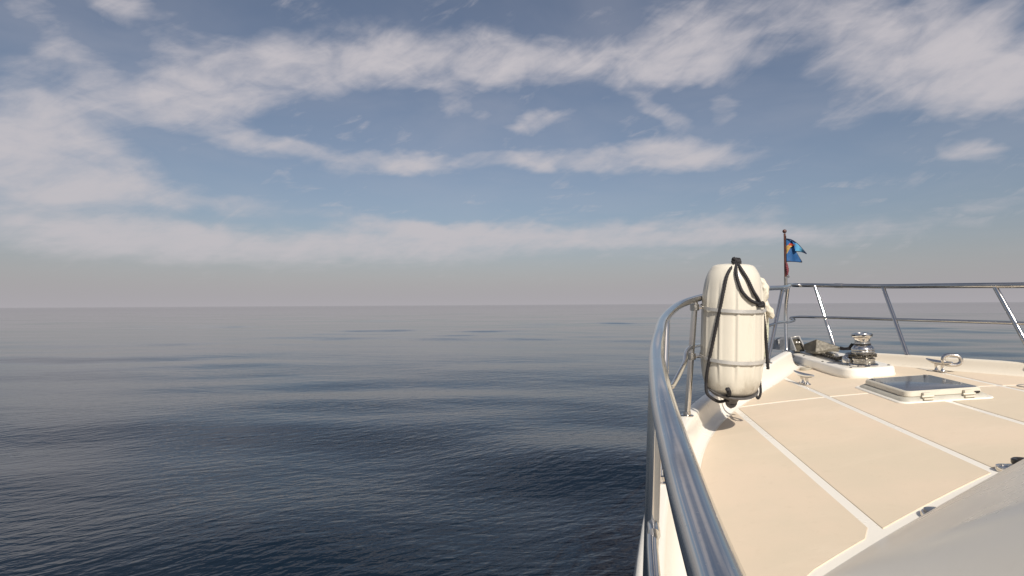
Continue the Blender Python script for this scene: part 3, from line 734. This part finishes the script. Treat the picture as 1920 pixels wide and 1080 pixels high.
strand([knot] + [on_fender(u, v) for u, v in ((1365, 512), (1357, 545), (1351, 575), (1343, 612), (1335, 650), (1327, 690), (1324, 715), (1325, 735))] + [at_depth(1333, 745, FD - .06), at_depth(1348, 753, FD - .05), at_depth(1362, 751, FD - .03), at_depth(1371, 752, FD - .02)])
strand([knot] + [on_fender(u, v) for u, v in ((1380, 508), (1384, 528), (1392, 547), (1406, 562), (1418, 568), (1426, 570))])
strand([knot] + [on_fender(u, v) for u, v in ((1390, 505), (1402, 524), (1412, 545), (1420, 558), (1427, 571))])
strand([on_fender(1426, 569), at_depth(1429, 580, FD - .02), at_depth(1433, 605, FD + .0), at_depth(1436, 635, FD + .03), at_depth(1438, 662, FD + .04), at_depth(1440, 692, FD + .05)])
strand([at_depth(1427, 700, FD + .08), at_depth(1420, 718, FD + .06), at_depth(1417, 735, FD + .05), at_depth(1421, 747, FD + .05), at_depth(1426, 737, FD + .05), at_depth(1425, 716, FD + .06), at_depth(1422, 696, FD + .08)], .008)
strand([at_depth(1365, 745, FD - .10), at_depth(1367, 736, FD - .165), at_depth(1364, 729, FD - .185)], .013, 'tail')
# knots: rope wound tight
def knot_at(c, R0, r, seed):
    g = random.Random(seed); P = []
    for k in range(9):
        P.append(Vector(c) + Vector((math.cos(k * 1.9) * R0, math.sin(k * 1.9) * R0 * .8, math.sin(k * 2.6 + seed) * R0 * .8)))
    P = cr(P, 8, closed=True); off = ln.location
    MB().tube([Vector(p) - off for p in P], r, 10, closed=True, twist=.5, lobes=3, lobe=.15).build('knot', 'rope_black', ln, ang=80)
knot_at(knot + Vector((0, 0, .006)), .022, .012, 3); knot_at(on_fender(1427, 571, .02), .016, .010, 5)

# hank of pale mooring rope hung on the rail behind the fender
hk = empty('mooring_rope', at_depth(1432, 545, FD + .32), label='hank of pale mooring rope hung on the rail behind the fender', category='rope')
off = hk.location
for i in range(11):
    g = random.Random(i + 40); du = g.uniform(-10, 8); dd = FD + .20 + .30 * g.random(); bot = g.uniform(655, 700)
    top = Vector(at_depth(1424 + du * .5, 546 + g.uniform(-4, 6), dd))
    pts = [top, at_depth(1431 + du, 590, dd - .02), at_depth(1432 + du * .9, 630, dd - .03), at_depth(1428 + du * .8, bot - 12, dd), at_depth(1423 + du * .6, bot, dd + .02), at_depth(1417 + du * .5, bot - 14, dd + .03), at_depth(1416 + du * .4, 620, dd + .03), at_depth(1419 + du * .4, 575, dd + .02)]
    P = cr(pts, 10, closed=True)
    MB().tube([Vector(p) - off for p in P], .0125, 10, closed=True, twist=.5, lobes=3, lobe=.14).build('coil', 'rope_white' if i % 3 else 'rope_green', hk, ang=80)
for i, (pts, r) in enumerate((([(1421, 520), (1429, 530), (1433, 545), (1430, 562), (1424, 575)], .03), ([(1426, 560), (1436, 574), (1445, 588), (1448, 597)], .026), ([(1424, 536), (1430, 556), (1434, 580), (1436, 606)], .028))):
    P = cr([at_depth(u, v, FD + .14 + .05 * i) for u, v in pts], 8)
    n = len(P); MB().tube([Vector(p) - off for p in P], [r * (.35 + .65 * math.sin(math.pi * (k + .5) / n)) for k in range(n)], 12, lobes=4, lobe=.2, twist=.2).build('rope_turn', 'rope_white', hk, ang=80)

# black lashing from the anchor to the windlass drum
la = empty('anchor_lashing', at_y(1600, 652, 5.6), label='black cord lashing tied between the anchor and the windlass drum', category='cord'); off = la.location
def cord(pts, r, name='turn'):
    P = cr(pts, 8); MB().tube([Vector(p) - off for p in P], r, 8, twist=.5, lobes=3, lobe=.15).build(name, 'rope_black', la, ang=80)
dr = tilt @ Vector((-.05, .02, .205))
for k in range(4):
    dv = (k - 1.5) * 1.6
    cord([at_y(1576, 653 + dv, 6.45), at_y(1585, 654 + dv * .6, 6.15), at_y(1596, 652 + dv * .8, 5.8), dr + Vector((0, 0, .004 * k - .01))], .0065)
kc = at_y(1604, 650.5, 5.66)
for k in range(3):
    P = [kc + Vector((math.cos(g * 1.0 + k) * .045, math.sin(g + k * .7) * .02, math.sin(g * 2 + k) * .022 + .004 * k)) for g in np.linspace(0, 5.5, 8)]
    cord(P, .010, 'knot')
cord([kc, kc + Vector((.01, .0, .035)), kc + Vector((.018, 0, .055))], .008, 'tail')

# ------------------------------------------------------------------ pennant on its staff at the bow
YF = 7.12
sb, st = at_y(1473.5, 540, YF), at_y(1471, 437, YF)
fl = empty('bow_pennant', sb, label='blue swallow-tailed pennant with gold emblem on a wooden bow staff', category='flag'); off = Vector(sb)
L_ = lambda u, v, d=0.0: at_y(u, v, YF + d) - off
MB().tube([L_(1473.6, 545), L_(1472.6, 500), L_(1472, 470), L_(1471.2, 438)], [.0155, .0145, .013, .0115], 14).build('staff', 'wood', fl)
MB().tube([L_(1473.6, 548), L_(1473.2, 529), L_(1473, 519)], .0185, 14).build('staff_socket', 'worn_steel', fl)
MB().lathe([(.004, -.022), (.016, -.016), (.024, 0), (.021, .014), (.008, .024)], 20, Matrix.Translation(L_(1471, 434))).build('finial', 'wood', fl)
P = cr([L_(1474.5, 492, -.02), L_(1475.5, 500, -.025), L_(1476.5, 508, -.025), L_(1475.5, 516, -.02)], 8)
MB().tube(P, [.007 + .009 * math.sin(math.pi * k / (len(P) - 1)) for k in range(len(P))], 12, lobes=3, lobe=.2, twist=.5).build('furled_cord', 'cord_red', fl)
MB().lathe([(.004, -.010), (.011, -.005), (.013, .002), (.009, .010), (.002, .013)], 14, Matrix.Translation(L_(1478.5, 519, -.02))).build('toggle', 'steel', fl)
MB().tube([L_(1473.5, 442, -.016), L_(1474.4, 470, -.018), L_(1474.8, 500, -.02), L_(1478, 517, -.02)], .0035, 8).build('halyard', 'rope_black', fl)
# cloth: upper edge curves down to the fly, notch, lower tail
def cloth(u, v):
    top = [(1473, 447), (1480, 448), (1488, 452), (1496, 458), (1505, 468), (1512, 475.5)]
    s = (u, v); return s
def flag_grid(name, lo, hi, mat, d0):
    n = len(lo); me = MB(); rows = []
    for k in range(n):
        row = []
        for i in range(9):
            s = i / 8; u = hi[k][0] * (1 - s) + lo[k][0] * s; v = hi[k][1] * (1 - s) + lo[k][1] * s
            dpt = d0 + .045 * math.sin((u - 1473) * .16 + s * 1.1) * min(1, (u - 1473) / 12.)
            row.append(L_(u, v, dpt))
        rows.append(row)
    back = [[p + Vector((0, .0025, 0)) for p in r_] for r_ in rows]
    me.loft(rows, closed=False, capb=False, capt=False); me.loft(back, closed=False, capb=False, capt=False)
    return me.build(name, mat, fl, fix=False, ang=80), rows
hi = [(1473.5, 447.5), (1480, 448.6), (1487, 451.6), (1493, 456), (1495, 458)]; lo = [(1473.5, 490), (1481, 490), (1489, 490.2), (1498, 490.8), (1503.5, 491.5)]
main, rws = flag_grid('cloth', lo, [(1473.5, 447.5), (1479, 448.5), (1484.5, 450.2), (1488.5, 460), (1491, 471)], 'flag_blue', 0)
hi2 = [(1484.5, 450.2), (1490, 453.2), (1496, 458), (1502, 464.5), (1508, 471.5), (1512.3, 476)]
lo2 = [(1491, 471), (1494, 470.4), (1498.5, 471.0), (1503, 472.2), (1508, 473.8), (1512.3, 476.2)]
flag_grid('upper_tail', lo2, hi2, 'flag_light', 0)
flag_grid('upper_field', [(1484.5, 450.2), (1489, 461), (1491.2, 471)], [(1484.5, 450.0), (1491.5, 455.5), (1494, 470.4)], 'flag_blue', -.003)
def rim(pts, r=.006): MB().tube(cr([L_(u, v, d) for u, v, d in pts], 6), r, 6).build('hem', 'flag_edge', fl)
rim([(1473.5, 447.5, 0), (1484.5, 450, .01), (1496, 458, .0), (1512.3, 476, -.02)])
rim([(1512.3, 476, -.02), (1503, 472.3, -.02), (1491, 471, .02)], .004)
rim([(1491, 471, .02), (1497, 481, .0), (1503.5, 491.5, -.03)], .007)
rim([(1473.5, 490, 0), (1489, 490.2, .02), (1503.5, 491.5, -.03)], .006)
def patch_(name, poly, mat, d):
    c = np.mean(np.array(poly), 0); V = []; F = []
    for u, v in [tuple(c)] + poly:
        dp = .045 * math.sin((u - 1473) * .16 + .5) * min(1, (u - 1473) / 12.)
        V.append(L_(u, v, dp - d))
    for u, v in [tuple(c)] + poly:
        dp = .045 * math.sin((u - 1473) * .16 + .5) * min(1, (u - 1473) / 12.)
        V.append(L_(u, v, dp - d + .002))
    n = len(poly); o = n + 1
    for k in range(n):
        a, b = 1 + k, 1 + (k + 1) % n; F += [(0, a, b), (o, o + b, o + a), (a, b, o + b, o + a)]
    MB().add(V, F).build(name, mat, fl, smooth=False)
patch_('emblem_body', [(1474, 462), (1477, 459.5), (1481, 458.5), (1485, 459.5), (1486, 461.5), (1482.5, 464), (1480, 468), (1477.5, 472), (1475, 476.5), (1474, 473), (1474.5, 468)], 'flag_gold', .018)
patch_('emblem_head', [(1478.5, 458), (1481.5, 456), (1485.5, 457), (1488, 459.5), (1486.5, 461.5), (1483, 460), (1480, 460)], 'flag_red', .022)
patch_('emblem_mark', [(1487, 458), (1490, 458), (1490.8, 460), (1488.5, 461.5)], 'flag_gold', .026)
